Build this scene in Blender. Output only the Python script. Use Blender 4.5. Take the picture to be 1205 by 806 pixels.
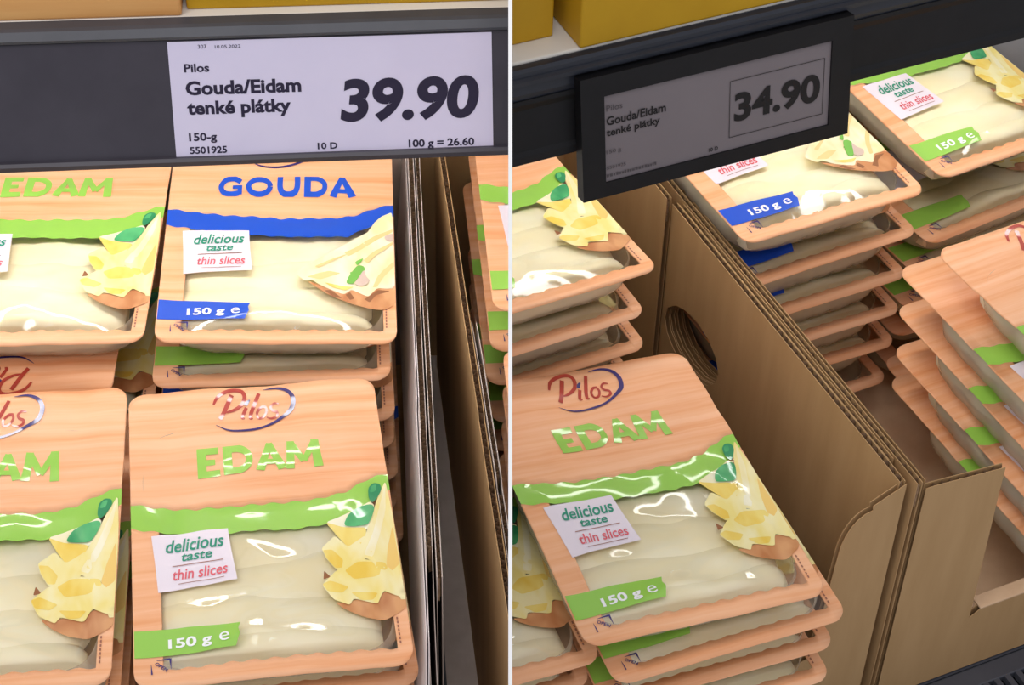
import bpy, bmesh, math, random
from mathutils import Matrix, Vector, noise

for o in list(bpy.data.objects):
    bpy.data.objects.remove(o)
sc = bpy.context.scene
COL = sc.collection

# ------------------------------------------------------------------ camera
CAM_POS = Vector((0.0586, -0.6501, 0.8341))
CX = Vector((0.9961, -0.0861, 0.0193)).normalized()      # image right
CF = Vector((0.0767, 0.7371, -0.6714)).normalized()      # view direction
CU = CX.cross(CF).normalized()                           # image up
cam = bpy.data.cameras.new('camera')
cam.sensor_fit = 'HORIZONTAL'; cam.sensor_width = 36.0
cam.lens = 36.0 * 2200.0 / 1205.0
cam.clip_start = 0.02
cam_o = bpy.data.objects.new('camera', cam); COL.objects.link(cam_o)
cam_o.matrix_world = Matrix(((CX.x, CU.x, -CF.x, CAM_POS.x), (CX.y, CU.y, -CF.y, CAM_POS.y),
                             (CX.z, CU.z, -CF.z, CAM_POS.z), (0, 0, 0, 1)))
sc.camera = cam_o

# ------------------------------------------------------------------ light
sc.view_settings.view_transform = 'Standard'; sc.view_settings.look = 'None'
sc.view_settings.gamma = 1.0; sc.view_settings.use_curve_mapping = False
sc.view_settings.exposure = 0.0
world = bpy.data.worlds.new('store_ambient'); sc.world = world
world.use_nodes = True
bg = world.node_tree.nodes['Background']
bg.inputs[0].default_value = (0.92, 0.93, 1.0, 1); bg.inputs[1].default_value = 0.55

def area(name, loc, aim, sx, sy, power, col=(1, 1, 1)):
    l = bpy.data.lights.new(name, 'AREA'); l.shape = 'RECTANGLE'; l.size = sx; l.size_y = sy
    l.energy = power; l.color = col
    o = bpy.data.objects.new(name, l); COL.objects.link(o)
    o.location = loc
    o.rotation_euler = (Vector(aim) - Vector(loc)).to_track_quat('-Z', 'Y').to_euler()
    return o
# fluorescent rows on the store ceiling
area('ceiling_light_row', (0.10, -0.95, 2.3), (0.12, 0.1, 0.0), 0.7, 1.5, 13, (1.0, 0.97, 0.96))
area('ceiling_light_row', (-1.0, -0.75, 2.3), (0.1, 0.2, 0.0), 0.7, 1.5, 16, (1.0, 0.96, 0.93))

# ------------------------------------------------------------------ frames of the two shelf bays
DL = Matrix.Identity(4)
DR = Matrix.Translation((0.2548, 0.0424, -0.0206)) @ Matrix.Rotation(math.radians(19.11), 4, 'Z')
SIDE = {}

# ------------------------------------------------------------------ materials
def lin(c):
    return tuple(((v / 255) / 12.92 if v <= 10 else (((v / 255) + .055) / 1.055) ** 2.4) for v in c)
MATS = {}
class NT:
    def __init__(s, name):
        s.m = bpy.data.materials.new(name); s.m.use_nodes = True
        s.t = s.m.node_tree; s.n = s.t.nodes; s.l = s.t.links
        s.b = s.n['Principled BSDF']; s.out = s.n['Material Output']
    def new(s, t, **kw):
        n = s.n.new(t)
        for k, v in kw.items(): setattr(n, k, v)
        return n
    def link(s, a, b): s.l.new(a, b)
def ramp(nt, fac, stops):
    r = nt.new('ShaderNodeValToRGB'); cr = r.color_ramp
    while len(cr.elements) < len(stops): cr.elements.new(.5)
    for e, (p, c) in zip(cr.elements, stops): e.position = p; e.color = (*c, 1)
    nt.link(fac, r.inputs[0]); return r.outputs[0]
def noise_fac(nt, vec, scale, detail=3, rough=.5, mapping=None, dist=0):
    if mapping:
        mp = nt.new('ShaderNodeMapping'); mp.inputs['Scale'].default_value = mapping
        nt.link(vec, mp.inputs[0]); vec = mp.outputs[0]
    n = nt.new('ShaderNodeTexNoise'); n.inputs['Scale'].default_value = scale
    n.inputs['Detail'].default_value = detail; n.inputs['Roughness'].default_value = rough
    n.inputs['Distortion'].default_value = dist
    nt.link(vec, n.inputs['Vector']); return n.outputs[0]
def wrinkle(nt, strength=.5, dist=.010):
    """fine film creases shared by everything printed on a pack (in pack metres)"""
    uvn = nt.new('ShaderNodeUVMap'); uvn.uv_map = 'wr'
    a = noise_fac(nt, uvn.outputs[0], 15, 2, .4, (1, .6, 1), .4)
    # sharp folds: ridged noise
    b = noise_fac(nt, uvn.outputs[0], 8, 1, .4, (1.3, .55, 1), .5)
    m1 = nt.new('ShaderNodeMath', operation='SUBTRACT'); m1.inputs[1].default_value = .5; nt.link(b, m1.inputs[0])
    m2 = nt.new('ShaderNodeMath', operation='ABSOLUTE'); nt.link(m1.outputs[0], m2.inputs[0])
    m3 = nt.new('ShaderNodeMath', operation='MULTIPLY'); m3.inputs[1].default_value = -1.3; nt.link(m2.outputs[0], m3.inputs[0])
    m4 = nt.new('ShaderNodeMath', operation='ADD'); nt.link(m3.outputs[0], m4.inputs[0]); nt.link(a, m4.inputs[1])
    bp = nt.new('ShaderNodeBump'); bp.inputs['Strength'].default_value = strength; bp.inputs['Distance'].default_value = dist
    nt.link(m4.outputs[0], bp.inputs['Height'])
    return bp.outputs[0], uvn.outputs[0]
def print_mat(name, rgb, rough=.5, coat=.85, crough=.07, rgb2=None):
    if name in MATS: return MATS[name]
    nt = NT(name); b = nt.b
    nrm, uvv = wrinkle(nt)
    b.inputs['Base Color'].default_value = (*lin(rgb), 1)
    if rgb2: nt.link(ramp(nt, noise_fac(nt, uvv, 70, 2, .5, (1, .5, 1), .3), [(.36, lin(rgb)), (.62, lin(rgb2))]), b.inputs['Base Color'])
    b.inputs['Roughness'].default_value = rough
    b.inputs['Specular IOR Level'].default_value = .3
    b.inputs['Coat Weight'].default_value = coat; b.inputs['Coat Roughness'].default_value = crough
    nt.link(nrm, b.inputs['Normal']); nt.link(nrm, b.inputs['Coat Normal'])
    MATS[name] = nt.m; return nt.m
def lid_mat():
    m = print_mat('orange_wood_print', (244, 186, 138), .55, .14, .3)
    t = m.node_tree; nt = NT.__new__(NT); nt.m = m; nt.t = t; nt.n = t.nodes; nt.l = t.links; nt.b = t.nodes['Principled BSDF']
    uvn = nt.new('ShaderNodeUVMap'); uvn.uv_map = 'wr'
    f = noise_fac(nt, uvn.outputs[0], 14, 4, .6, (.35, 9, 1), .5)
    c = ramp(nt, f, [(.30, lin((234, 158, 106))), (.47, lin((242, 178, 132))), (.64, lin((247, 190, 148)))])
    nt.link(c, nt.b.inputs['Base Color'])
    return m
def film_mat():
    nt = NT('clear_window_film')
    nrm, uvv = wrinkle(nt, .6, .014)
    tr = nt.new('ShaderNodeBsdfTransparent'); tr.inputs[0].default_value = (.995, .99, .98, 1)
    gl = nt.new('ShaderNodeBsdfGlossy'); gl.inputs['Roughness'].default_value = .07
    gl.inputs[0].default_value = (1, 1, 1, 1); nt.link(nrm, gl.inputs['Normal'])
    fr = nt.new('ShaderNodeFresnel'); fr.inputs[0].default_value = 1.5
    ma = nt.new('ShaderNodeMath', operation='MULTIPLY_ADD'); ma.inputs[1].default_value = .9; ma.inputs[2].default_value = .012
    nt.link(fr.outputs[0], ma.inputs[0])
    mx = nt.new('ShaderNodeMixShader'); nt.link(ma.outputs[0], mx.inputs[0])
    nt.link(tr.outputs[0], mx.inputs[1]); nt.link(gl.outputs[0], mx.inputs[2])
    nt.link(mx.outputs[0], nt.out.inputs[0])
    return nt.m
def tray_mat():
    nt = NT('milky_tray_plastic')
    tr = nt.new('ShaderNodeBsdfTransparent'); tr.inputs[0].default_value = (.95, .94, .92, 1)
    b = nt.b; b.inputs['Base Color'].default_value = (*lin((238, 228, 205)), 1); b.inputs['Roughness'].default_value = .15
    mx = nt.new('ShaderNodeMixShader'); mx.inputs[0].default_value = .5
    nt.link(tr.outputs[0], mx.inputs[1]); nt.link(b.outputs[0], mx.inputs[2]); nt.link(mx.outputs[0], nt.out.inputs[0])
    return nt.m
def simple(name, rgb, rough=.6, spec=.4, noise_amt=0, nscale=40, nmap=None, bump=0, rgb2=None, metal=0):
    if name in MATS: return MATS[name]
    nt = NT(name); b = nt.b
    b.inputs['Base Color'].default_value = (*lin(rgb), 1); b.inputs['Roughness'].default_value = rough
    b.inputs['Specular IOR Level'].default_value = spec; b.inputs['Metallic'].default_value = metal
    if rgb2 or bump:
        tc = nt.new('ShaderNodeTexCoord')
        f = noise_fac(nt, tc.outputs['Object'], nscale, 4, .6, nmap)
        if rgb2: nt.link(ramp(nt, f, [(.35, lin(rgb)), (.65, lin(rgb2))]), b.inputs['Base Color'])
        if bump:
            bp = nt.new('ShaderNodeBump'); bp.inputs['Strength'].default_value = bump; bp.inputs['Distance'].default_value = .001
            nt.link(f, bp.inputs['Height']); nt.link(bp.outputs[0], b.inputs['Normal'])
    MATS[name] = nt.m; return nt.m
M_LID = lid_mat(); M_FILM = film_mat(); M_TRAY = tray_mat()
M_GREEN = print_mat('leaf_green_print', (152, 206, 82)); M_BLUE = print_mat('royal_blue_print', (24, 82, 205))
M_CARD = print_mat('white_print', (238, 228, 238)); M_TEAL = print_mat('teal_print', (44, 150, 122)); M_PINK = print_mat('rose_print', (226, 100, 112))
M_WHITE = print_mat('pure_white_print', (250, 250, 250)); M_RED = print_mat('brick_red_print', (176, 52, 40)); M_NAVY = print_mat('navy_print', (52, 40, 112))
M_BASIL = print_mat('basil_print', (46, 148, 92), rgb2=(92, 188, 120)); M_BASIL2 = print_mat('basil_dark_print', (44, 142, 92))
M_CHY = print_mat('cheese_yellow_print', (240, 204, 84), rgb2=(246, 224, 128)); M_CHP = print_mat('cheese_pale_print', (244, 226, 138), rgb2=(248, 238, 184)); M_CHW = print_mat('cheese_cream_print', (245, 232, 174), rgb2=(250, 245, 216))
M_BREAD = print_mat('bread_print', (190, 122, 74), rgb2=(220, 162, 112)); M_BREADD = print_mat('bread_dark_print', (150, 96, 60)); M_GOLD = print_mat('cheese_gold_print', (243, 206, 118))
M_GCH = print_mat('gouda_cream_print', (245, 228, 176), rgb2=(250, 243, 214)); M_GFOLD = print_mat('gouda_fold_print', (240, 212, 146))
M_MUSH = print_mat('mushroom_print', (214, 190, 176)); M_HERB = print_mat('herb_print', (120, 186, 80)); M_INK = print_mat('brown_ink_print', (160, 104, 84))
def cheese_mat():
    nt = NT('pale_cheese'); b = nt.b
    tc = nt.new('ShaderNodeTexCoord')
    f = noise_fac(nt, tc.outputs['Object'], 30, 3, .5, (.4, 1, 1))
    nt.link(ramp(nt, f, [(.35, lin((255, 242, 202))), (.65, lin((255, 250, 226)))]), b.inputs['Base Color'])
    b.inputs['Roughness'].default_value = .45
    b.inputs['Subsurface Weight'].default_value = .1; b.inputs['Subsurface Radius'].default_value = (.006, .005, .003)
    b.inputs['Subsurface Scale'].default_value = .6
    return nt.m
M_CHEESE = cheese_mat()
M_KRAFT = simple('kraft_cardboard', (180, 144, 100), .85, .2, rgb2=(188, 152, 108), nscale=60, nmap=(1, 1, .15), bump=.05)
M_KRAFTG = simple('greyish_cardboard', (196, 182, 172), .85, .2, rgb2=(206, 193, 184), nscale=60, nmap=(1, 1, .15), bump=.05)
M_KRAFTL = simple('pale_kraft_cardboard', (212, 178, 144), .85, .2, rgb2=(220, 188, 154), nscale=50)
M_LINER = simple('white_board_liner', (226, 216, 214), .7, .25, rgb2=(218, 207, 204), nscale=30)
M_FLUTE = simple('corrugated_core', (124, 98, 76), .9, .1, rgb2=(160, 130, 102), nscale=300)
M_RAILG = simple('slate_grey_plastic', (60, 57, 66), .38, .35, rgb2=(66, 63, 72), nscale=25, bump=.04)
M_RAILD = simple('dark_rail_plastic', (32, 36, 46), .35, .5, rgb2=(37, 41, 52), nscale=25)
M_BLACK = simple('black_plastic', (17, 17, 20), .5, .3, rgb2=(21, 21, 24), nscale=60)
M_PAPER = simple('white_label_paper', (216, 210, 234), .55, .3, rgb2=(212, 206, 231), nscale=20)
M_LINK = simple('label_ink', (40, 34, 58), .6, .3, rgb2=(44, 38, 62), nscale=30)
M_EINK = simple('grey_electronic_paper', (122, 114, 118), .35, .4, rgb2=(118, 110, 114), nscale=15)
M_EINKT = simple('electronic_black', (24, 22, 24), .5, .3, rgb2=(30, 28, 30), nscale=60)
M_EINKG = simple('electronic_grey', (86, 80, 84), .5, .3, rgb2=(80, 74, 78), nscale=900)
M_SHELFW = simple('white_painted_metal', (232, 228, 220), .4, .5, rgb2=(226, 222, 214), nscale=12)
M_DARKM = simple('dark_grey_metal', (66, 68, 76), .45, .5, rgb2=(72, 74, 82), nscale=40)
M_YELLOW = simple('yellow_carton', (196, 152, 28), .55, .3, rgb2=(188, 144, 24), nscale=18)
M_WOOD = simple('wood_print_carton', (214, 150, 84), .5, .3, rgb2=(232, 178, 112), nscale=18, nmap=(.25, 1, 3))
M_PANEL = simple('white_divider_plastic', (250, 250, 250), .5, .3, rgb2=(246, 246, 246), nscale=10)
M_STEEL = simple('cooler_back_metal', (150, 150, 152), .5, .4, rgb2=(142, 142, 146), nscale=10)
def emis(name, col, s):
    nt = NT(name); nt.b.inputs['Emission Color'].default_value = (*col, 1); nt.b.inputs['Emission Strength'].default_value = s
    return nt.m

# ------------------------------------------------------------------ object helpers
def mesh_of(name, verts, faces, mats, fm=None, smooth=True, wr=None):
    me = bpy.data.meshes.new(name); me.from_pydata([tuple(v) for v in verts], [], faces)
    for m in (mats if isinstance(mats, (list, tuple)) else [mats]): me.materials.append(m)
    if fm: me.polygons.foreach_set('material_index', fm)
    if wr is not None:
        l = me.uv_layers.new(name='wr')
        co = [0.0] * (2 * len(me.loops))
        for i, lp in enumerate(me.loops):
            v = me.vertices[lp.vertex_index].co
            co[2 * i] = v.x + wr[0]; co[2 * i + 1] = v.y + wr[1]
        l.data.foreach_set('uv', co)
    me.polygons.foreach_set('use_smooth', [smooth] * len(me.polygons))
    me.update(); return me
def link(name, me, parent=None, M=None, side=None):
    o = bpy.data.objects.new(name, me); COL.objects.link(o)
    if parent: o.parent = parent
    if M is not None: o.matrix_world = M
    if side: SIDE[o.name] = side
    return o
def tag(o, label, cat, group=None):
    o['label'] = label; o['category'] = cat
    if group: o['group'] = group
    return o
def root(name, M, side, label, cat, group=None):
    o = bpy.data.objects.new(name, None); o.empty_display_size = .02; COL.objects.link(o)
    o.matrix_world = M; SIDE[o.name] = side
    return tag(o, label, cat, group)
class MB:
    def __init__(s): s.v = []; s.f = []; s.m = []
    def quad(s, pts, mi=0):
        k = len(s.v); s.v += [tuple(p) for p in pts]; s.f.append(tuple(range(k, k + len(pts)))); s.m.append(mi)
    def box(s, a, b, mi=0):
        x0, y0, z0 = a; x1, y1, z1 = b; k = len(s.v)
        s.v += [(x0, y0, z0), (x1, y0, z0), (x1, y1, z0), (x0, y1, z0), (x0, y0, z1), (x1, y0, z1), (x1, y1, z1), (x0, y1, z1)]
        for f in ((3, 2, 1, 0), (4, 5, 6, 7), (0, 1, 5, 4), (1, 2, 6, 5), (2, 3, 7, 6), (3, 0, 4, 7)):
            s.f.append(tuple(k + i for i in f)); s.m.append(mi)
    def prism(s, poly, fn0, fn1, mi=0):
        """poly of 2d points mapped by fn0 / fn1 to the two end caps"""
        k = len(s.v); n = len(poly)
        s.v += [tuple(fn0(*p)) for p in poly] + [tuple(fn1(*p)) for p in poly]
        s.f.append(tuple(range(k + n - 1, k - 1, -1))); s.m.append(mi)
        s.f.append(tuple(range(k + n, k + 2 * n))); s.m.append(mi)
        for i in range(n):
            j = (i + 1) % n; s.f.append((k + i, k + j, k + n + j, k + n + i)); s.m.append(mi)
    def mesh(s, name, mats, smooth=False, bevel=0):
        me = mesh_of(name, s.v, s.f, mats, s.m, smooth)
        bm = bmesh.new(); bm.from_mesh(me)
        bmesh.ops.recalc_face_normals(bm, faces=bm.faces)
        if bevel:
            bmesh.ops.bevel(bm, geom=[e for e in bm.edges if len(e.link_faces) == 2 and e.calc_face_angle(0) > .5], offset=bevel, segments=2, affect='EDGES', profile=.5)
        bm.to_mesh(me); bm.free(); return me

# ------------------------------------------------------------------ flat art: text and shapes in 2d
TCACHE = {}
def text2d(s, bold=0.0, shear=0.0, space=1.0):
    key = (s, bold, shear, space)
    if key in TCACHE: return TCACHE[key]
    cu = bpy.data.curves.new('t', 'FONT'); cu.body = s; cu.offset = bold; cu.shear = shear; cu.resolution_u = 8 if len(s) < 6 and bold > .03 else 3
    cu.space_character = space
    o = bpy.data.objects.new('t', cu); COL.objects.link(o)
    me = bpy.data.meshes.new_from_object(o.evaluated_get(bpy.context.evaluated_depsgraph_get()))
    vs = [(v.co.x, v.co.y) for v in me.vertices]; fs = [tuple(p.vertices) for p in me.polygons]
    bpy.data.objects.remove(o); bpy.data.curves.remove(cu); bpy.data.meshes.remove(me)
    x0 = min(v[0] for v in vs); x1 = max(v[0] for v in vs); y0 = min(v[1] for v in vs); y1 = max(v[1] for v in vs)
    vs = [((x - x0) / (x1 - x0), (y - y0) / (y1 - y0)) for x, y in vs]
    TCACHE[key] = (vs, fs); return vs, fs
def text_box(s, x0, y0, x1, y1, **kw):
    """text filling a box in a plane whose second axis points up"""
    vs, fs = text2d(s, **kw)
    return [(x0 + a * (x1 - x0), y0 + b * (y1 - y0)) for a, b in vs], fs
def stroke(pts, wid, sub=6):
    """smooth tapered stroke polygon strip"""
    P = [Vector(p) for p in pts]; out = []; n = len(P)
    ws = wid if isinstance(wid, (list, tuple)) else [wid] * n
    sm = []; sw = []
    for i in range(n - 1):
        p0 = P[max(i - 1, 0)]; p1 = P[i]; p2 = P[i + 1]; p3 = P[min(i + 2, n - 1)]
        for k in range(sub + (1 if i == n - 2 else 0)):
            t = k / sub
            q = .5 * ((2 * p1) + (p2 - p0) * t + (2 * p0 - 5 * p1 + 4 * p2 - p3) * t * t + (3 * p1 - p0 - 3 * p2 + p3) * t ** 3)
            sm.append(q); sw.append(ws[i] * (1 - t) + ws[i + 1] * t)
    vs = []; fs = []
    for i, q in enumerate(sm):
        d = (sm[min(i + 1, len(sm) - 1)] - sm[max(i - 1, 0)]).normalized(); nn = Vector((-d.y, d.x))
        vs += [tuple(q + nn * sw[i] * .5), tuple(q - nn * sw[i] * .5)]
        if i: fs.append((2 * i - 2, 2 * i - 1, 2 * i + 1, 2 * i))
    return vs, fs
def poly2d(pts): return list(pts), [tuple(range(len(pts)))]
def soft(pts, k=.22):
    for _ in range(2):
        q = []
        for a, b in zip(pts, pts[1:] + pts[:1]):
            q += [(a[0] + (b[0] - a[0]) * k, a[1] + (b[1] - a[1]) * k), (b[0] + (a[0] - b[0]) * k, b[1] + (a[1] - b[1]) * k)]
        pts = q
    return pts
def aff(A, g):
    vs, fs = g
    return [(A[0][0] * x + A[0][1] * y + A[0][2], A[1][0] * x + A[1][1] * y + A[1][2]) for x, y in vs], fs
def merge(gs):
    V = []; Fc = []
    for vs, fs in gs:
        k = len(V); V += vs; Fc += [tuple(i + k for i in f) for f in fs]
    return V, Fc

# ------------------------------------------------------------------ cheese packs
PW, PL = .155, .226
def interp(tab, x):
    for (a, b), (c, d) in zip(tab, tab[1:]):
        if x <= c:
            t = (x - a) / (c - a); t = t * t * (3 - 2 * t) if False else t
            return b + (d - b) * t
    return tab[-1][1]
BT = [(0, .404), (.12, .425), (.25, .44), (.5, .446), (.7, .443), (.82, .428), (.92, .39), (1, .371)]
BB = [(0, .485), (.15, .515), (.3, .535), (.6, .543), (.8, .535), (.88, .49), (1, .43)]
SCN = 12
def scal(u, n=SCN, a=.0035): return a * math.cos(2 * math.pi * n * u)
U0, U1 = .105, .945
def vtop(u):   # rounded outer corners
    r = .011 / PW; ry = .011 / PL
    e = 0
    if u < r: e = ry * (1 - math.sqrt(max(0, 1 - ((r - u) / r) ** 2)))
    if u > 1 - r: e = ry * (1 - math.sqrt(max(0, 1 - ((u - 1 + r) / r) ** 2)))
    return e
class Shape:
    """height of the film over the pack plane"""
    def __init__(s, seed=0, wav=1.0, bend=None, bulge=.0036):
        s.seed = seed; s.wav = wav; s.bend = bend; s.bulge = bulge
        rng = random.Random(seed * 31 + 7); s.creases = []
        def add(pts, hh, w): s.creases.append(([(a * PW, b * PL) for a, b in pts], hh * wav, w))
        # folds in the window film: along the lower edge, beside the picture and off the corners
        j = lambda a: rng.uniform(-a, a)
        add([(.22 + j(.06), .93), (.42 + j(.05), .865 + j(.02)), (.62 + j(.05), .885 + j(.02)), (.86, .93 + j(.015))], .0040, .0100)
        add([(.40 + j(.1), .93), (.55 + j(.08), .83 + j(.03)), (.78 + j(.05), .80 + j(.04))], .0013, .0065)
        add([(.80 + j(.04), .41), (.84 + j(.03), .52), (.88 + j(.03), .60), (.96, .70 + j(.03))], .0012, .0050)
        add([(.02, .43 + j(.02)), (.10, .46 + j(.02)), (.13 + j(.03), .56)], .0011, .0050)
        add([(.30 + j(.1), .46), (.50 + j(.08), .44), (.72 + j(.05), .455)], .0010, .0070)
        add([(.20 + j(.05), .30 + j(.03)), (.45, .285 + j(.02)), (.80 + j(.05), .30 + j(.03))], .0010, .0080)
        add([(.42, .60 + j(.03)), (.52 + j(.05), .66 + j(.03)), (.66, .63 + j(.04))], .0012, .0065)
        add([(.14, .76 + j(.02)), (.34 + j(.05), .775 + j(.02)), (.60, .74 + j(.02))], .0013, .0070)
        add([(.90 + j(.02), .62), (.93, .74 + j(.03)), (.90 + j(.03), .86)], .0010, .0050)
    def h(s, u, v):
        x = u * PW; y = v * PL
        z = s.bulge * math.sin(math.pi * min(max((u - .06) / .9, 0), 1)) * math.sin(math.pi * min(max((v - .46) / .5, 0), 1)) ** .6
        n1 = noise.noise((x * 22, y * 13, s.seed * 7.3)); n2 = noise.noise((x * 60 + 5, y * 26, s.seed * 3.1))
        z += s.wav * (.0020 * n1 + .0008 * n2)
        # header ripples along the width
        z += s.wav * .0008 * math.sin(v * 34 + 2.5 * n1 + s.seed) * max(0, 1 - abs(v - .28) / .3)
        for pts, hh, w in s.creases:
            d = 9.0; tt = 0; n = len(pts) - 1
            for i in range(n):
                ax, ay = pts[i]; bx, by = pts[i + 1]
                ex, ey = bx - ax, by - ay; k = ((x - ax) * ex + (y - ay) * ey) / (ex * ex + ey * ey + 1e-12); k = min(max(k, 0), 1)
                dd = math.hypot(x - ax - k * ex, y - ay - k * ey)
                if dd < d: d = dd; tt = (i + k) / n
            if d < 3 * w: z += hh * math.exp(-(d / w) ** 1.3) * math.sin(math.pi * min(max(tt * .9 + .05, 0), 1))
        if s.bend: z += s.bend(u, v)
        return z
    def p(s, u, v, off=0): return ((u - .5) * PW, (1 - v) * PL, s.h(u, v) + off)
def conform(shape, g, off, maxe=.03):
    """lay a flat shape given in (u, v) on the film"""
    vs, fs = g
    bm = bmesh.new()
    bv = [bm.verts.new((u, v, 0)) for u, v in vs]
    for f in fs:
        try: bm.faces.new([bv[i] for i in f])
        except ValueError: pass
    bmesh.ops.triangulate(bm, faces=[f for f in bm.faces if len(f.verts) > 3])
    for _ in range(4):
        es = [e for e in bm.edges if e.calc_length() > maxe]
        if not es: break
        bmesh.ops.subdivide_edges(bm, edges=es, cuts=1)
        bmesh.ops.triangulate(bm, faces=[f for f in bm.faces if len(f.verts) > 3])
    bm.verts.index_update()
    V = [shape.p(min(max(v.co.x, .002), .998), v.co.y, off) for v in bm.verts]
    Fc = []
    for f in bm.faces:
        idx = [v.index for v in f.verts]
        a, b, c = (Vector(V[i][:2]) for i in idx[:3])
        if (b - a).cross(c - a) < 0: idx.reverse()
        Fc.append(tuple(idx))
    bm.free(); return V, Fc
# art tables: outlines read off the packs, in crop pixels, with the affine map to (u, v)
A_ED = ((.000631396, .000116033, .570598), (3.18838e-06, .000685664, .326772))
A_GO = ((.000640428, 3.26e-07, .503671), (-6.40293e-06, .000676669, .339298))
A_LO = ((.000592359, -5.03768e-05, .278188), (4.3973e-05, .000569281, -.0650235))
EDAM_ART = [
 (M_BREAD, [(130, 690), (215, 700), (260, 680), (380, 700), (440, 645), (560, 680), (545, 725), (450, 765), (390, 785), (280, 765), (190, 730)]),
 (M_BREADD, [(120, 540), (150, 572), (103, 582)]),
 (M_CHW, [(205, 300), (380, 255), (510, 205), (530, 225), (480, 330), (440, 350), (300, 335)]),
 (M_CHY, [(205, 300), (300, 328), (440, 345), (420, 385), (350, 442), (300, 432), (255, 375)]),
 (M_CHP, [(140, 430), (240, 370), (300, 428), (420, 378), (470, 430), (340, 520), (240, 550), (190, 535), (150, 480)]),
 (M_CHY, [(145, 440), (200, 440), (250, 490), (230, 530), (190, 530), (155, 480)]),
 (M_CHP, [(640, 105), (628, 250), (612, 350), (590, 560), (568, 690), (520, 690), (500, 520), (430, 505), (340, 475), (420, 380), (490, 290), (560, 190)]),
 (M_CHW, [(632, 125), (560, 230), (470, 370), (380, 470), (430, 485), (520, 360), (590, 250)]),
 (M_GOLD, [(604, 330), (592, 430), (578, 520), (500, 565), (498, 520), (540, 430)]),
 (M_CHP, [(85, 610), (190, 545), (330, 492), (450, 502), (510, 540), (575, 600), (566, 690), (440, 650), (420, 665), (380, 710), (250, 680), (215, 710), (130, 680)]),
 (M_CHY, [(240, 545), (330, 505), (490, 512), (500, 540), (420, 580), (280, 590)]),
 (M_CHY, [(90, 606), (140, 592), (240, 625), (190, 652), (110, 642)]),
 (M_CHY, [(240, 650), (400, 658), (360, 690), (290, 690)]),
 (M_BASIL2, [(505, 195), (520, 140), (560, 116), (602, 122), (600, 152), (562, 188), (522, 218)]),
 (M_BASIL, [(305, 325), (350, 275), (430, 235), (510, 222), (527, 240), (492, 290), (450, 332), (380, 337)]),
 (M_BASIL, [(520, 165), (545, 130), (580, 125), (560, 160)])]
GOUDA_ART = [
 (M_BREAD, [(170, 608), (300, 650), (430, 680), (480, 650), (590, 695), (650, 640), (772, 635), (778, 740), (700, 780), (620, 778), (500, 750), (400, 720), (290, 680)]),
 (M_BREADD, [(300, 672), (345, 665), (420, 715), (360, 708)]), (M_BREADD, [(560, 712), (600, 715), (650, 655), (740, 655), (640, 690), (600, 735)]),
 (M_BREADD, [(440, 690), (470, 672), (500, 712), (470, 722)]),
 (M_GCH, [(765, 112), (690, 145), (640, 190), (590, 270), (520, 310), (400, 380), (250, 470), (105, 560), (170, 615), (215, 605), (290, 650), (430, 690), (480, 655), (590, 700), (650, 645), (770, 640), (770, 300)]),
 (M_CHW, [(755, 130), (690, 165), (640, 240), (560, 320), (400, 410), (260, 490), (300, 520), (470, 440), (600, 370), (700, 270), (764, 220)]),
 (M_GFOLD, [(180, 590), (250, 565), (330, 545), (410, 555), (330, 585), (270, 605)]),
 (M_GFOLD, [(430, 415), (520, 375), (640, 290), (764, 240), (764, 262), (660, 315), (560, 390), (460, 440)]),
 (M_GFOLD, [(620, 640), (655, 570), (700, 520), (768, 465), (768, 500), (700, 565), (650, 640)]),
 (M_CHW, [(660, 640), (700, 580), (768, 520), (770, 632)]),
 (M_CHY, [(300, 625), (420, 640), (500, 640), (440, 665), (360, 655)]),
(M_GFOLD, [(230, 520), (380, 452), (470, 420), (360, 478), (260, 530)]), (M_GFOLD, [(560, 470), (640, 400), (764, 330), (764, 350), (660, 420), (590, 490)]),
 (M_HERB, [(440, 620), (470, 560), (520, 500), (560, 505), (575, 530), (520, 590), (490, 625)]), (M_HERB, [(500, 480), (565, 452), (545, 482), (520, 505)]),
 (M_HERB, [(465, 550), (520, 535), (540, 545), (480, 565)]),
 (M_MUSH, [(500, 622), (535, 570), (565, 530), (575, 572), (605, 600), (580, 628), (530, 637)]), (M_MUSH, [(705, 298), (735, 282), (768, 276), (768, 330), (718, 322)])]
LOGO_RED = [stroke([(122, 218), (150, 165), (200, 132), (260, 116), (310, 122), (332, 158), (315, 212), (262, 250), (208, 266)], [14, 24, 26, 26, 26, 28, 26, 20, 10]),
            stroke([(245, 150), (222, 205), (195, 265), (168, 312)], [30, 30, 28, 28]), stroke([(345, 232), (328, 270), (318, 300), (335, 305)], [24, 24, 20, 8]),
            stroke([(430, 132), (405, 195), (378, 265), (372, 300), (390, 302)], [24, 26, 26, 20, 8]),
            stroke([(478, 222), (445, 226), (418, 262), (428, 298), (462, 288), (482, 250), (472, 222)], [16, 18, 18, 16, 16, 18, 14]),
            stroke([(566, 205), (535, 200), (510, 222), (522, 246), (552, 258), (552, 284), (515, 300), (482, 290)], [8, 14, 16, 18, 18, 18, 14, 8])]
LOGO_NAVY = [stroke([(458, 106), (550, 96), (625, 118), (664, 172), (652, 238), (600, 285), (500, 346), (380, 384), (240, 388), (140, 350)], [2, 14, 24, 32, 32, 22, 16, 16, 12, 2]),
             stroke([(338, 218), (350, 198), (368, 180)], [22, 24, 8])]
def rect(x0, y0, x1, y1): return poly2d([(x0, y0), (x1, y0), (x1, y1), (x0, y1)])
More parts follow.
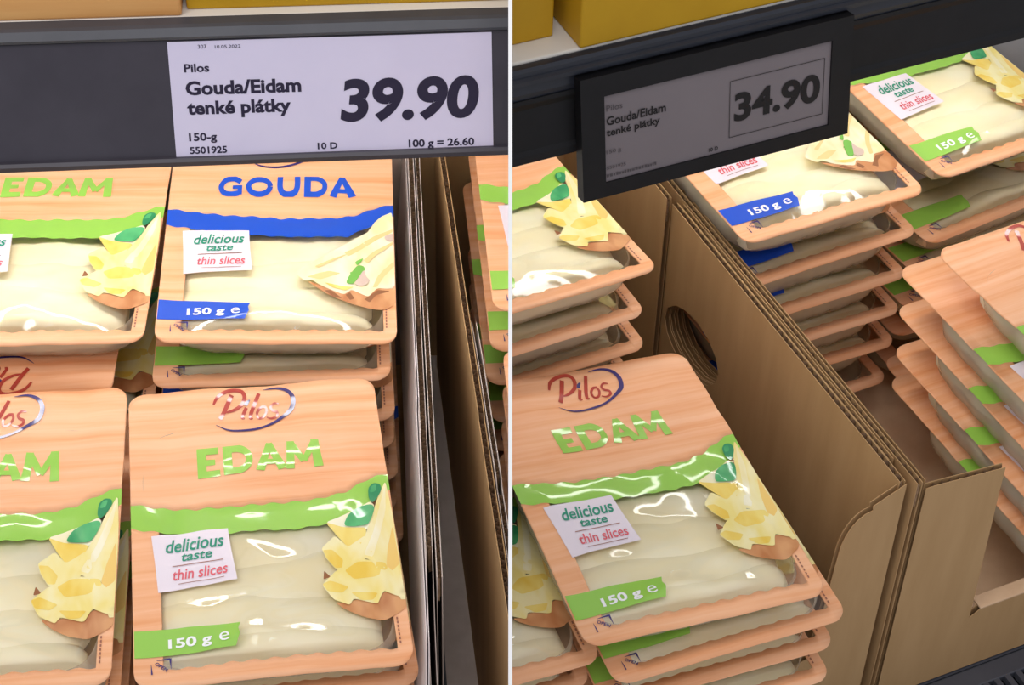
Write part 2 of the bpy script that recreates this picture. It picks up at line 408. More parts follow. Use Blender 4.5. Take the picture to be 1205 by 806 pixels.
WORDS = {'edam': (840, 190, [rect(0, 0, 60, 190), rect(0, 0, 145, 42), rect(0, 75, 120, 112), rect(0, 148, 150, 190), rect(175, 0, 235, 190),
    stroke([(205, 22), (285, 22), (343, 60), (343, 130), (285, 168), (205, 168)], 46), stroke([(418, 190), (490, 0)], [62, 40], 1), stroke([(490, 0), (570, 190)], [44, 66], 1), rect(445, 112, 545, 148),
    stroke([(620, 190), (636, 0)], [56, 50], 1), stroke([(812, 190), (800, 0)], [62, 54], 1), stroke([(636, 5), (716, 140)], 46, 1), stroke([(798, 5), (716, 140)], 42, 1)]),
  'gouda': (840, 125, [stroke([(138, 34), (95, 13), (44, 22), (20, 62), (38, 101), (85, 112), (130, 104)], 32), rect(90, 56, 148, 80), rect(120, 56, 148, 113),
    stroke([(252 + 66 * math.cos(a), 62.5 + 47 * math.sin(a)) for a in [i * math.pi / 6 for i in range(13)]], 32, 3), stroke([(378, 0), (378, 70), (396, 103), (430, 112), (464, 103), (482, 70), (482, 0)], 34),
    rect(525, 0, 565, 125), stroke([(545, 15), (605, 15), (646, 42), (646, 84), (605, 110), (545, 110)], 31), stroke([(700, 125), (757, 0)], [46, 32], 1), stroke([(757, 0), (820, 125)], [34, 50], 1), rect(718, 76, 800, 99)])}
def word(style, u0, v0, u1, v1):
    w, h, gs = WORDS[style]; vs, fs = merge(gs)
    return [(u0 + x / w * (u1 - u0), v0 + min(max(y, 0), h) / h * (v1 - v0)) for x, y in vs], fs
def grid_pack(shape, seed, res=1.0):
    """lid, band and window film from one warped grid"""
    nu = int((12 * 6 + 8) * res) // 2 * 2
    us = sorted(set([round(i / nu, 5) for i in range(nu + 1)] + [U0, U1] + ([.004, .012, .025, .045, .955, .975, .988, .996] if True else [])))
    def rows(u):
        b1 = interp(BT, u) + scal(u); b2 = interp(BB, u) - scal(u, SCN, .0028)
        wb = .950 + scal(u, 13, .0028)
        t = vtop(u); bt = 1 - vtop(u)
        n1, n2, n3, n4 = (18, 6, 36, 3) if res >= 1 else (4, 1, 4, 1)
        r = [t + (b1 - t) * i / n1 for i in range(n1)] + [b1 + (b2 - b1) * i / n2 for i in range(n2)] + [b2 + (wb - b2) * i / n3 for i in range(n3)] + [wb + (bt - wb) * i / n4 for i in range(n4 + 1)]
        return r, (n1, n1 + n2, n1 + n2 + n3)
    V = []; kinds = {'lid': [], 'band': [], 'window': []}
    nv = len(rows(0)[0]); _, (k1, k2, k3) = rows(0)
    for u in us:
        for v in rows(u)[0]:
            V.append(shape.p(u, v))
    for i in range(len(us) - 1):
        um = (us[i] + us[i + 1]) / 2
        for j in range(nv - 1):
            f = (i * nv + j, i * nv + j + 1, (i + 1) * nv + j + 1, (i + 1) * nv + j)
            k = 'band' if k1 <= j < k2 else ('window' if (k2 <= j < k3 and U0 < um < U1) else 'lid')
            kinds[k].append(f)
    return V, kinds
def compact(V, F_):
    ids = {}; nv = []
    nf = []
    for f in F_:
        g = []
        for i in f:
            if i not in ids: ids[i] = len(nv); nv.append(V[i])
            g.append(ids[i])
        nf.append(tuple(g))
    return nv, nf
def with_edge(shape, V, F_):
    """lid sheet with a little board thickness: skirt on the outer rim"""
    from collections import Counter
    c = Counter()
    for f in F_:
        for a, b in zip(f, f[1:] + f[:1]): c[(a, b)] += 1
    bd = [(a, b) for (a, b) in c if (b, a) not in c]
    V = list(V); low = {}
    def lo(i):
        if i not in low: low[i] = len(V); V.append((V[i][0], V[i][1], V[i][2] - .0011))
        return low[i]
    F2 = list(F_)
    for a, b in bd:
        F2.append((b, a, lo(a), lo(b)))
    return V, F2
def tray_mesh(seed, flutes=1.0, dp=.029):
    rng = random.Random(seed)
    V = []; Fc = []; n = 192
    def rim(inset, z, amp, ix=None):
        hx = PW / 2 - (inset if ix is None else ix); y0 = inset; y1 = PL * .90 - inset
        pts = []
        cy = (y0 + y1) / 2; hy = (y1 - y0) / 2
        for k in range(n):
            a = 2 * math.pi * k / n; ca, sa = math.cos(a), math.sin(a)
            e = 7.0
            q = (abs(ca) ** e + abs(sa) ** e) ** (-1 / e)
            w = 1 + amp * math.cos(k * 2 * math.pi * 28 / n + seed)
            pts.append((hx * ca * q * w, cy + hy * sa * q * w, z))
        return pts
    rings = [rim(.0105, -.0012, 0, .0075), rim(.0125, -.004, .005 * flutes, .0045), rim(.014, -.4 * dp, .006 * flutes, .0040), rim(.0155, -.72 * dp, .006 * flutes, .0060), rim(.018, -.9 * dp, .004 * flutes, .012), rim(.025, -dp, 0, .022)]
    for rg in rings: V += rg
    for i in range(len(rings) - 1):
        for k in range(n):
            Fc.append((i * n + k, (i + 1) * n + k, (i + 1) * n + (k + 1) % n, i * n + (k + 1) % n))
    Fc.append(tuple(range((len(rings) - 1) * n, len(rings) * n))[::-1])
    return V, Fc
def slice_mesh(seed, k, dp=.029):
    """a folded slice: a soft roll across the width"""
    rng = random.Random(seed * 13 + k)
    vc = [.565, .69, .80, .895, .42, .26][k]; hv = [.125, .10, .09, .075, .12, .11][k]
    nx, na = 26, 14; V = []; Fc = []
    tw = rng.uniform(-.035, .035); zt = -.0004 - [.0012, .0006, .0, .0004, .003, .004][k]
    for i in range(nx + 1):
        s = i / nx * 2 - 1
        u = .485 + s * .415
        en = (1 - abs(s) ** 6) ** .5 if abs(s) < 1 else 0
        cv = vc + tw * s + .022 * noise.noise((s * 1.4, seed, k * 2.3))
        for j in range(na):
            a = 2 * math.pi * j / na
            ry = hv * (.55 + .45 * en); rz = dp * .42 * (.45 + .55 * en) * (1 + .12 * noise.noise((s * 2.5, k * 3.0, seed + 9)))
            y = (1 - cv) * PL + ry * PL * math.cos(a) * (1.0)
            y = max(.0195, y)
            V.append(((u - .5) * PW, y, zt - dp * .42 + rz * math.sin(a) + (.0012 * noise.noise((s * 3, a, seed)) if math.sin(a) > 0 else 0)))
    for i in range(nx):
        for j in range(na):
            Fc.append((i * na + j, i * na + (j + 1) % na, (i + 1) * na + (j + 1) % na, (i + 1) * na + j)[::-1])
    Fc.append(tuple(range(na))); Fc.append(tuple(range(nx * na, (nx + 1) * na))[::-1])
    return V, Fc
PK = {}
def pack_meshes(style, seed, shape, detail, dp):
    """detail: full (everything printed), lower (what shows at the rim), buried"""
    key = (style, seed, detail, dp)
    if key in PK: return PK[key]
    rng = random.Random(seed + 100); wr = (rng.uniform(0, 5), rng.uniform(0, 5))
    E = []   # (part name, mesh, sub parts)
    acc = M_GREEN if style == 'edam' else M_BLUE
    V, K = grid_pack(shape, seed, 1.0 if detail == 'full' else .5)
    v, f = with_edge(shape, *compact(V, K['lid']))
    E.append(('printed_lid', mesh_of('printed_lid', v, f, M_LID, wr=wr), []))
    v, f = with_edge(shape, *compact(V, K['band'])) if False else compact(V, K['band'])
    E.append(('colour_band', mesh_of('colour_band', v, f, acc, wr=wr), []))
    v, f = compact(V, K['window'])
    E.append(('window_film', mesh_of('window_film', v, f, M_FILM, wr=wr), []))
    v, f = tray_mesh(seed % 5, 1.0, dp)
    E.append(('tray', mesh_of('tray', v, f, M_TRAY), []))
    if detail != 'buried':
        for k in range(6):
            v, f = slice_mesh(seed, k, dp); E.append(('cheese_slice', mesh_of('cheese_slice', v, f, M_CHEESE), []))
    def art(g, m, off=.0004, maxe=.018): 
        v, f = conform(shape, g, off, maxe); return mesh_of('print', v, f, m, wr=wr)
    if detail != 'buried':
        ban = poly2d([(.004, .824), (.2, .832), (.387, .845), (.378, .862), (.383, .88), (.366, .911), (.2, .911), (.004, .908)])
        sub = []
        if detail == 'full':
            sub = [('weight_text', art(text_box('150 g', .125, .900, .282, .862, bold=.03), M_WHITE, .0008)),
                   ('estimated_sign', art(text_box('e', .308, .893, .345, .866), M_WHITE, .0008))]
        E.append(('weight_banner', art(ban, acc), sub))
        ow = .0035
        ca, sa = math.cos(-.72), math.sin(-.72)
        ov, of = text_box('OPEN', -.0042, -.0011, .0042, .0011, bold=.02)
        ov = [(.098 + (x * ca - y * sa) / PW, .940 - (x * sa + y * ca) / PL) for x, y in ov]
        E.append(('opening_mark', art(merge([stroke([(.082, .920), (.130, .920)], [.001, .0065], 1), stroke([(.130, .918), (.132, .950)], [.0085, .001], 1), stroke([(.062, .930), (.064, .960)], [.001, .006], 1), (ov, of)]), M_NAVY, .0005), []))
        E.append(('fine_print', art(merge([stroke([(.957, .855 + .0125 * i), (.957, .863 + .0125 * i)], .006, 1) for i in range(7)]), M_INK, .0005), []))
    if detail != 'buried' :
        tab = EDAM_ART if style == 'edam' else GOUDA_ART; A = A_ED if style == 'edam' else A_GO
        mats = []; VV = []; FF = []; MM = []
        for i, (m, pts) in enumerate(tab):
            v, f = conform(shape, aff(A, poly2d(soft(pts, .2) if m in (M_BASIL, M_BASIL2, M_BREAD, M_HERB, M_MUSH) else soft(pts, .1))), .0005 + .00006 * i, .04)
            if m not in mats: mats.append(m)
            k = len(VV); VV += v; FF += [tuple(a + k for a in q) for q in f]; MM += [mats.index(m)] * len(f)
        E.append(('serving_picture', mesh_of('serving_picture', VV, FF, mats, MM, wr=wr), []))
    if detail in ('full', 'lower'):
        card = poly2d([(.075, .517), (.22, .519), (.364, .520), (.372, .60), (.387, .702), (.24, .706), (.095, .71), (.086, .61)])
        sub = []
        if detail == 'full':
            sub = [('slogan', art(merge([text_box('delicious', .128, .583, .346, .538, bold=.018, shear=.2), text_box('taste', .185, .616, .300, .590, bold=.018, shear=.2)]), M_TEAL, .0008)),
                   ('slogan', art(merge([text_box('thin slices', .150, .677, .354, .641, bold=.012, shear=.15)]), M_PINK, .0008)),
                   ('divider_line', art(merge([stroke([(.15, .629), (.34, .628)], .0025, 2), stroke([(.17, .690), (.34, .688)], .002, 2)]), M_INK, .0008))]
        E.append(('slogan_card', art(card, M_CARD), sub))
        AL = (A_LO[0], (A_LO[1][0], A_LO[1][1], A_LO[1][2] + (.024 if style == 'gouda' else 0)))
        E.append(('brand_logo', art(aff(AL, merge(LOGO_RED)), M_RED), [('logo_swoosh', art(aff(AL, merge(LOGO_NAVY)), M_NAVY, .0005))]))
        if style == 'edam': g = word('edam', .262, .226, .752, .330)
        else: g = word('gouda', .212, .242, .832, .346)
        E.append(('variety_name', art(g, acc), []))
    PK[key] = E; return E
def pack(style, side, x, y, z, yaw=0, pit=0, rol=0, label='', group=None, seed=1, shape=None, detail='full', flip=False, name=None, dp=.029):
    D = DL if side == 'L' else DR
    M = D @ Matrix.Translation((x, y, z)) @ Matrix.Rotation(yaw, 4, 'Z') @ Matrix.Rotation(pit, 4, 'X') @ Matrix.Rotation(rol, 4, 'Y')
    if flip: M = M @ Matrix.Translation((0, PL, 0)) @ Matrix.Rotation(math.pi, 4, 'Z')
    r = root(name or ('edam_pack' if style == 'edam' else 'gouda_pack'), M, side, label, 'cheese pack', group)
    for n, me, sub in pack_meshes(style, seed, shape or Shape(seed), detail, dp):
        o = link(n, me, r); 
        for n2, me2 in sub: link(n2, me2, o)
    return r
def stack(side, x, y, z, n, styles, offs, base_label, group, yaw=0, seed=10, nvis=3, dz=.032, deep='', back=0.0):
    """packs lying under a top pack; offs gives the slide of each one"""
    ordn = ['second', 'third', 'fourth', 'fifth', 'sixth', 'seventh', 'eighth', 'ninth']
    rng = random.Random(seed)
    for i in range(n):
        st = styles[i % len(styles)]; ox, oy, oyaw = offs[i] if i < len(offs) else (rng.uniform(-.003, .003), rng.uniform(-.003, .003), rng.uniform(-.02, .02))
        vis = i < nvis
        lab = ('%s pack %s' % (ordn[i], base_label)) if vis else 'cheese pack buried deep in ' + deep
        pack(st, side, x + ox, y + oy + (back if z - dz * (i + 1) < -.10 else 0), z - dz * (i + 1), yaw + oyaw, 0, 0, lab, group + (' lower packs' if not vis else ''), seed=40 + (i + seed) % 3, shape=Shape(40 + (i + seed) % 3, .45, bulge=.0006), detail='lower' if vis else 'buried', dp=dz - .0025)

# ================================================================== SETTING
DECK = -.229
def RW(x, y): return (.2548 + .9449 * x - .3274 * y, .0424 + .3274 * x + .9449 * y)
bmk = MB(); bmk.prism([(-.45, -.06), (.118, -.06), RW(-.108, .030), RW(.62, .030), (.95, .62), (-.45, .62)], lambda x, y: (x, y, DECK - .02), lambda x, y: (x, y, DECK))
deck = link('floor', bmk.mesh('floor', M_DARKM)); deck['kind'] = 'structure'
b = MB(); b.box((-.45, .60, DECK), (.95, .62, .62)); o = link('wall_back', b.mesh('wall_back', M_STEEL)); o['kind'] = 'structure'

# upright white divider panel between the two bays
PN = (CX + CF * .00091).normalized()             # normal of the panel's plane
def on_panel(y, z, off):
    # point of the plane at given y, z
    x = CAM_POS.x - (PN.y * (y - CAM_POS.y) + PN.z * (z - CAM_POS.z)) / PN.x
    return Vector((x, y, z)) + PN * off
b = MB(); HT = .00098
prof = [(-.100, .0600), (-.100, DECK), (.60, DECK), (.60, .372), (.1825, .372)]
b.prism(prof, lambda y, z: on_panel(y, z, -HT), lambda y, z: on_panel(y, z, HT))
panel = tag(link('divider_panel', b.mesh('divider_panel', M_PANEL)), 'thin white upright panel dividing the two shelf bays', 'divider')

# ------------------------------------------------------------------ upper shelves, rails, lamps
def profile_x(poly, x0, x1): 
    b = MB(); b.prism(poly, lambda y, z: (x0, y, z), lambda y, z: (x1, y, z)); return b
def led(side, D, y, z, x0, x1, power, label):
    r = root('strip_lamp', D, side, label, 'lamp')
    b = MB(); b.box((x0, y - .012, z), (x1, y + .012, z + .014)); link('housing', b.mesh('housing', M_SHELFW, bevel=.002), r)
    b = MB(); b.box((x0, y - .011, z - .004), (x1, y + .011, z)); link('tube', b.mesh('tube', emis('lamp_tube', (1, .98, .95), power), bevel=.0015), r)
# left bay
r = root('price_rail', DL, 'L', 'slate grey plastic price rail holding the white paper price label', 'price rail')
ti = .343; s_, c_ = math.sin(ti), math.cos(ti)
def LP(s, off=0): return (.25 + s * s_ - off * c_, .172 + s * c_ + off * s_)
face = [LP(-.003, .0), LP(-.004, .003), LP(-.001, .0045), LP(.001, .0032), LP(.0015, .0), LP(.0705, .0), LP(.0705, -.004), LP(-.003, -.004)]
link('label_channel', profile_x(face, -.30, .30).mesh('label_channel', M_RAILG), r)
lip = [LP(.0705, -.004), LP(.0712, .002), LP(.0730, .0032), LP(.0780, .0012), LP(.0795, -.001), (.2850, .2468), (.2850, .240), LP(.074, -.006)]
link('top_lip', profile_x(lip, -.30, .30).mesh('top_lip', M_DARKM), r)
b = MB(); b.box((-.40, .2852, .232), (.40, .60, .2465)); tag(link('upper_shelf', b.mesh('upper_shelf', M_SHELFW, bevel=.001), None, DL, 'L'), 'white metal shelf board behind the slate grey rail', 'shelf')
led('L', DL, .372, .218, -.40, .145, 20, 'strip lamp under the shelf behind the slate grey rail')
# right bay
ti2 = .162; s2, c2 = math.sin(ti2), math.cos(ti2)
def RP(s, off=0): return (.25 + s * s2 - off * c2, .161 + s * c2 + off * s2)
r = root('price_rail', DR, 'R', 'black plastic price rail holding the electronic price display', 'price rail')
face = [RP(-.001, -.004), RP(0, .0), RP(.005, .0), RP(.008, -.0015), RP(.036, -.0015), RP(.040, .0), RP(.043, .0), RP(.043, -.004)]
link('label_channel', profile_x(face, -.10, .45).mesh('label_channel', M_BLACK), r)
lip = [RP(.043, -.004), RP(.043, -.001), RP(.047, .0), RP(.0535, .0), RP(.0545, .004), RP(.0575, .0045), RP(.059, .002), RP(.0625, .0025), RP(.0645, .001), RP(.0652, -.0035), (.2650, .2245), (.2650, .215), RP(.05, -.006)]
link('top_lip', profile_x(lip, -.10, .45).mesh('top_lip', M_RAILD), r)
b = MB(); b.box((-.15, .2652, .205), (.55, .56, .2262)); tag(link('upper_shelf', b.mesh('upper_shelf', M_SHELFW, bevel=.001), None, DR, 'R'), 'white metal shelf board behind the black rail', 'shelf')
led('R', DR, .335, .191, -.02, .55, 14, 'strip lamp under the shelf behind the black rail')

# ------------------------------------------------------------------ price label (paper) and its print
def place_text(items, P, parent, mat, off, nm='printed_text'):
    for s, x0, s0, x1, s1, kw in items:
        vs, fs = text_box(s, x0, s0, x1, s1, **kw)
        V = [(x, *P(t, off)) for x, t in vs]
        link(nm, mesh_of(nm, V, fs, mat, smooth=False), parent)
r = root('price_label', DL, 'L', 'white paper price label reading Gouda/Eidam 39.90', 'price label')
b = MB(); b.prism([(-.0488, .0008), (.138, .0008), (.138, .0698), (-.0487, .0698)], lambda x, s: (x, *LP(s, .0002)), lambda x, s: (x, *LP(s, .0008)))
link('paper', b.mesh('paper', M_PAPER), r)
B1 = dict(bold=.02)
place_text([('Pilos', -.0403, .0517, -.0259, .0567, dict(bold=.028)), ('Gouda/Eidam', -.0403, .0380, .0263, .0465, dict(bold=.035)), ('tenké plátky', -.0403, .0240, .0197, .0345, dict(bold=.035)),
            ('150-g', -.0406, .0091, -.0244, .0155, dict(bold=.028)), ('5501925', -.0407, .0027, -.019, .0071, dict(bold=.028)), ('10 D', .034, .0029, .0457, .0070, dict(bold=.028)),
            ('39.90', .0482, .0185, .1300, .0448, dict(bold=.036, shear=.12)), ('100 g = 26.60', .0877, .0008, .1267, .0070, dict(bold=.028)),
            ('307', -.0315, .0655, -.0265, .0677, {}), ('10.05.2022', -.0218, .0653, -.0071, .0672, {})], LP, r, M_LINK, .0010)
# ------------------------------------------------------------------ electronic price display
def HP(s, off=0): return (.238 + s * s2 - off * c2, .14 + s * c2 + off * s2)
r = root('electronic_price_display', DR, 'R', 'black framed electronic price display reading 34.90', 'price display')
bm = MB()
X0, X1, S0, S1 = .0215, .2155, -.010, .0745; A0, A1, T0, T1 = .0375, .2002, 0.0, .0602
def fr(poly): bm.prism(poly, lambda x, s: (x, *HP(s, .0)), lambda x, s: (x, *HP(s, -.0085)))
fr([(X0, S0), (X1, S0), (A1, T0), (A0, T0)]); fr([(X1, S0), (X1, S1), (A1, T1), (A1, T0)]); fr([(X1, S1), (X0, S1), (A0, T1), (A1, T1)]); fr([(X0, S1), (X0, S0), (A0, T0), (A0, T1)])
link('frame', bm.mesh('frame', M_BLACK), r)
bm = MB(); bm.prism([(A0 - .003, T0 - .003), (A1 + .003, T0 - .003), (A1 + .003, T1 + .003), (A0 - .003, T1 + .003)], lambda x, s: (x, *HP(s, -.0015)), lambda x, s: (x, *HP(s, -.007)))
scr = link('screen', bm.mesh('screen', M_EINK), r)
place_text([('Gouda/Eidam', .0392, .0392, .0805, .0452, dict(bold=.02)), ('tenké plátky', .0390, .0302, .0763, .0368, dict(bold=.02)), ('34.90', .1296, .0187, .1929, .0392, dict(bold=.034)),
            ('10 D', .1114, .0023, .1181, .0052, dict(bold=.015))], HP, scr, M_EINKT, -.0010)
place_text([('Pilos', .0392, .0490, .0503, .0530, {}), ('150 g', .0388, .0188, .0490, .0222, {}), ('5501925', .0387, .0085, .0520, .0108, {})], HP, scr, M_EINKG, -.0010)
rng = random.Random(5); g = []; x = .0386
while x < .0727:      # a line too fine to read: small ticks
    w = rng.uniform(.0009, .0018); g.append(rect(x, .0032, x + w, .0032 + rng.uniform(.0014, .0021))); x += w + rng.uniform(.0004, .0009)
g = merge(g); link('fine_print', mesh_of('fine_print', [(x, *HP(q, -.0010)) for x, q in g[0]], g[1], M_EINKG, smooth=False), scr)
g = merge([stroke([(.1262, .0090), (.1262, .0486)], .0004, 1), stroke([(.1262, .0486), (.1955, .0486)], .0004, 1), stroke([(.1955, .0486), (.1955, .0090)], .0004, 1), stroke([(.1955, .0090), (.1262, .0090)], .0004, 1)])
link('price_frame', mesh_of('price_frame', [(x, *HP(s, -.0010)) for x, s in g[0]], g[1], M_EINKT, smooth=False), scr)

# ------------------------------------------------------------------ cartons on the upper shelves
def carton(D, side, name, x0, x1, y0, y1, z0, h, mat, label, edge=.0015):
    r = root(name, D @ Matrix.Translation(((x0 + x1) / 2, (y0 + y1) / 2, z0)), side, label, 'carton')
    w = (x1 - x0) / 2; d = (y1 - y0) / 2
    b = MB(); b.box((-w, -d, 0), (w, d, h)); link('body', b.mesh('body', mat, bevel=edge), r)
    b = MB(); b.box((-w + .004, -d + .004, h), (-.0008, d - .004, h + .002)); link('top_flap', b.mesh('top_flap', mat), r)
    b = MB(); b.box((.0008, -d + .004, h), (w - .004, d - .004, h + .002)); link('top_flap', b.mesh('top_flap', mat), r)
carton(DL, 'L', 'wood_print_carton', -.30, -.0400, .2862, .47, .2465, .10, M_WOOD, 'carton printed with pale wood grain on the shelf above the price label')
carton(DL, 'L', 'yellow_carton', -.0375, .30, .2925, .47, .2465, .10, M_YELLOW, 'yellow carton beside the wood grain carton')
carton(DR, 'R', 'yellow_carton', -.25, .0185, .283, .46, .2262, .10, M_YELLOW, 'yellow carton set back from the black rail')
carton(DR, 'R', 'yellow_carton', .0275, .35, .2640, .46, .2262, .10, M_YELLOW, 'yellow carton standing flush with the black rail')

# ------------------------------------------------------------------ corrugated cardboard trays
def zig(y0, y1, z, T, h=.02, pitch=.0066):
    """fluted core seen on a cut edge, running along s from y0 to y1"""
    n = max(2, int((y1 - y0) / pitch * 6)); V = []; Fc = []
    for i in range(n + 1):
        s = y0 + (y1 - y0) * i / n; o = (T / 2 - .0003) * math.sin(2 * math.pi * s / pitch)
        zz = z(s) if callable(z) else z
        V += [(s, o, zz), (s, o, zz - h)]
        if i: Fc.append((2 * i - 2, 2 * i - 1, 2 * i + 1, 2 * i))
    return V, Fc
def panel_part(parent, name, org, dirv, poly, T, mat, edges=(), lean=0.0, z0=0.0):
    """corrugated sheet: outline poly in (s, z); s runs along dirv from org; two liners with the fluted core between"""
    o = Vector(org); d = Vector(dirv).normalized(); n = Vector((-d.y, d.x, 0))
    P = lambda s, z, t: tuple(o + d * s + n * (t - lean * (z - z0)) + Vector((0, 0, z)))
    b = MB(); lt = .0005
    b.prism(poly, lambda s, z: P(s, z, -T / 2), lambda s, z: P(s, z, -T / 2 + lt))
    b.prism(poly, lambda s, z: P(s, z, T / 2 - lt), lambda s, z: P(s, z, T / 2))
    ob = link(name, b.mesh(name, mat), parent)
    for (s0, s1, z) in edges:
        V, Fc = zig(s0, s1, z, T)
        link('fluting', mesh_of('fluting', [P(s, zz - .0012, t) for s, t, zz in V], Fc, M_FLUTE, smooth=False), ob)
    return ob
F0 = DECK + .002
# tray holding the green and blue packs (left bay)
r = root('cardboard_tray', DL, 'L', 'open cardboard tray holding the front Edam packs and the Gouda stack', 'cardboard box')
b = MB(); b.box((-.295, -.03, DECK), (.0885, .50, F0)); link('base', b.mesh('base', M_KRAFT), r)
H = .02
panel_part(r, 'side_wall', (.0868, -.03, 0), (.0092, .52, 0), [(0, F0), (.52, F0), (.52, H), (.30, H), (.297, H - .006), (.185, H - .006), (.18, H), (.10, H - .004), (.07, H - .03), (0, H - .05)], .0042, M_KRAFTG,
           [(.30, .52, H), (.187, .296, H - .006), (.102, .178, H - .002)])
panel_part(r, 'side_wall', (.0935, .05, 0), (.0072, .43, 0), [(0, F0), (.43, F0), (.43, H - .002), (.0, H - .002)], .0034, M_KRAFTG, [(.0, .43, H - .002)])
panel_part(r, 'inner_flap', (.0850, -.02, 0), (.0085, .51, 0), [(0, -.09), (.51, -.09), (.51, H - .004), (.22, H - .004), (.215, H - .010), (.03, H - .012), (0, H - .03)], .0018, M_LINER, lean=.075, z0=H)
panel_part(r, 'side_wall', (-.292, -.03, 0), (0, .52, 0), [(0, F0), (.52, F0), (.52, H), (0, H)], .0042, M_KRAFTG)
panel_part(r, 'back_wall', (-.29, .495, 0), (.38, 0, 0), [(0, F0), (.38, F0), (.38, H), (0, H)], .004, M_KRAFTG)
panel_part(r, 'front_lip', (-.29, -.028, 0), (.38, 0, 0), [(0, F0), (.38, F0), (.38, -.13), (0, -.13)], .004, M_KRAFT)
# neighbouring tray behind the divider
r = root('cardboard_tray', DL, 'L', 'cardboard tray beside the white divider panel with Edam packs leaning in it', 'cardboard box')
b = MB(); b.box((.1035, -.03, DECK), (.30, .595, F0)); link('base', b.mesh('base', M_KRAFTG), r)
panel_part(r, 'side_wall', (.1335, -.03, 0), (-.0165, .52, 0), [(0, F0), (.52, F0), (.52, H), (.21, H), (.206, H - .003), (0, H - .003)], .0042, M_KRAFT, [(.21, .52, H), (0, .206, H - .003)])
panel_part(r, 'side_wall', (.1383, -.03, 0), (-.0165, .52, 0), [(0, F0), (.30, F0), (.30, H - .004), (.262, H - .001), (.155, H - .001), (.15, H - .005), (0, H - .005)], .0036, M_KRAFTG, [(.158, .26, H - .001), (0, .148, H - .005)])
panel_part(r, 'back_wall', (.10, .505, 0), (.20, 0, 0), [(0, F0), (.20, F0), (.20, H), (0, H)], .004, M_KRAFT)
# tray with the big Edam pack (right bay)
FY = .034; HR = .020; FR = DECK + .0206 + .002
def holed(y0, poly, top):
    """outline with a hand hole cut out (y0: where the sheet starts, top: index after which the cut is entered)"""
    c = .290 - y0; zt = poly[top][1]
    ring = [(c + .041 * math.sin(q) - .006 * math.cos(q), -.080 + .027 * math.cos(q)) for q in [2 * math.pi * i / 14 for i in range(15)]]
    return poly[:top + 1] + [(c, zt)] + ring + [(c, zt)] + poly[top + 1:]
r = root('cardboard_tray', DR, 'R', 'open cardboard tray with tall side wall holding the large Edam pack', 'cardboard box')
b = MB(); b.box((-.20, FY, FR - .002), (.152, .508, FR)); link('base', b.mesh('base', M_KRAFT), r)
panel_part(r, 'side_wall', (.1485, FY, 0), (0, .30, 0), holed(FY, [(0, FR), (.302, FR), (.302, HR), (0, HR)], 2), .0042, M_KRAFT, [(0, .302, HR + .001)])
panel_part(r, 'side_wall', (.1435, FY + .302, 0), (0, .164, 0), [(0, FR), (.17, FR), (.17, HR + .006), (0, HR + .006)], .0042, M_KRAFT, [(0, .17, HR + .006)])
panel_part(r, 'side_wall', (.1532, FY + .02, 0), (0, .28, 0), holed(FY + .02, [(0, FR), (.28, FR), (.28, HR - .001), (0, HR - .001)], 2), .0036, M_KRAFT, [(0, .28, HR - .001)])
arc = [(.1085 + .020 - .020 * math.cos(a), -.030 + .034 * math.sin(a)) for a in [i * math.pi / 2 / 6 for i in range(7)]]
flap = [(-.20, FR), (.1505, FR), (.1505, HR - .001), (.128, .008)] + [(x, z) for x, z in arc[::-1]] + [(.1025, -.128), (.060, -.137), (-.20, -.142)]
panel_part(r, 'front_panel', (0, FY, 0), (1, 0, 0), flap, .0042, M_KRAFT, [(-.20, .060, -.1415)])
panel_part(r, 'back_wall', (-.20, .506, 0), (1, 0, 0), [(0, FR), (.35, FR), (.35, HR), (0, HR)], .004, M_KRAFT)
# tray with the Gouda stack (right bay)
r = root('cardboard_tray', DR, 'R', 'open cardboard tray with cut-away front corner holding the tilted Gouda stack', 'cardboard box')
b = MB(); b.box((.160, FY, FR - .002), (.56, .50, FR)); link('base', b.mesh('base', M_KRAFTL), r)
b = MB(); b.box((.2405, FY - .003, -.1428), (.556, FY + .008, -.1412)); link('folded_edge', b.mesh('folded_edge', M_KRAFTL, bevel=.0004), r)
panel_part(r, 'side_wall', (.1592, FY - .004, 0), (0, .47, 0), holed(FY - .004, [(0, FR), (.47, FR), (.47, HR - .002), (0, HR - .002)], 2), .0042, M_KRAFT, [(0, .47, HR - .002)])
panel_part(r, 'side_wall', (.1645, FY, 0), (0, .46, 0), holed(FY, [(0, FR), (.46, FR), (.46, HR - .006), (0, HR - .006)], 2), .0042, M_KRAFT, [(0, .46, HR - .006)])
panel_part(r, 'side_wall', (.558, FY, 0), (0, .46, 0), [(0, FR), (.46, FR), (.46, HR), (0, HR)], .0042, M_KRAFT)
cut = [(.166, FR), (.56, FR), (.56, -.140), (.2365, -.145), (.2300, -.142), (.2290, 0.0), (.222, .004), (.166, .009)]
cut = [(.166, FR), (.56, FR), (.56, -.142), (.240, -.1425), (.2325, -.148), (.2275, -.02), (.2270, .0035), (.1725, .009), (.166, .009)]
panel_part(r, 'front_panel', (0, FY - .0008, 0), (1, 0, 0), cut, .0044, M_KRAFT, [(.172, .227, lambda s: .009 - .1 * (s - .172)), (.242, .56, -.1424)])
panel_part(r, 'back_wall', (.16, .498, 0), (1, 0, 0), [(0, FR), (.40, FR), (.40, HR), (0, HR)], .004, M_KRAFT)

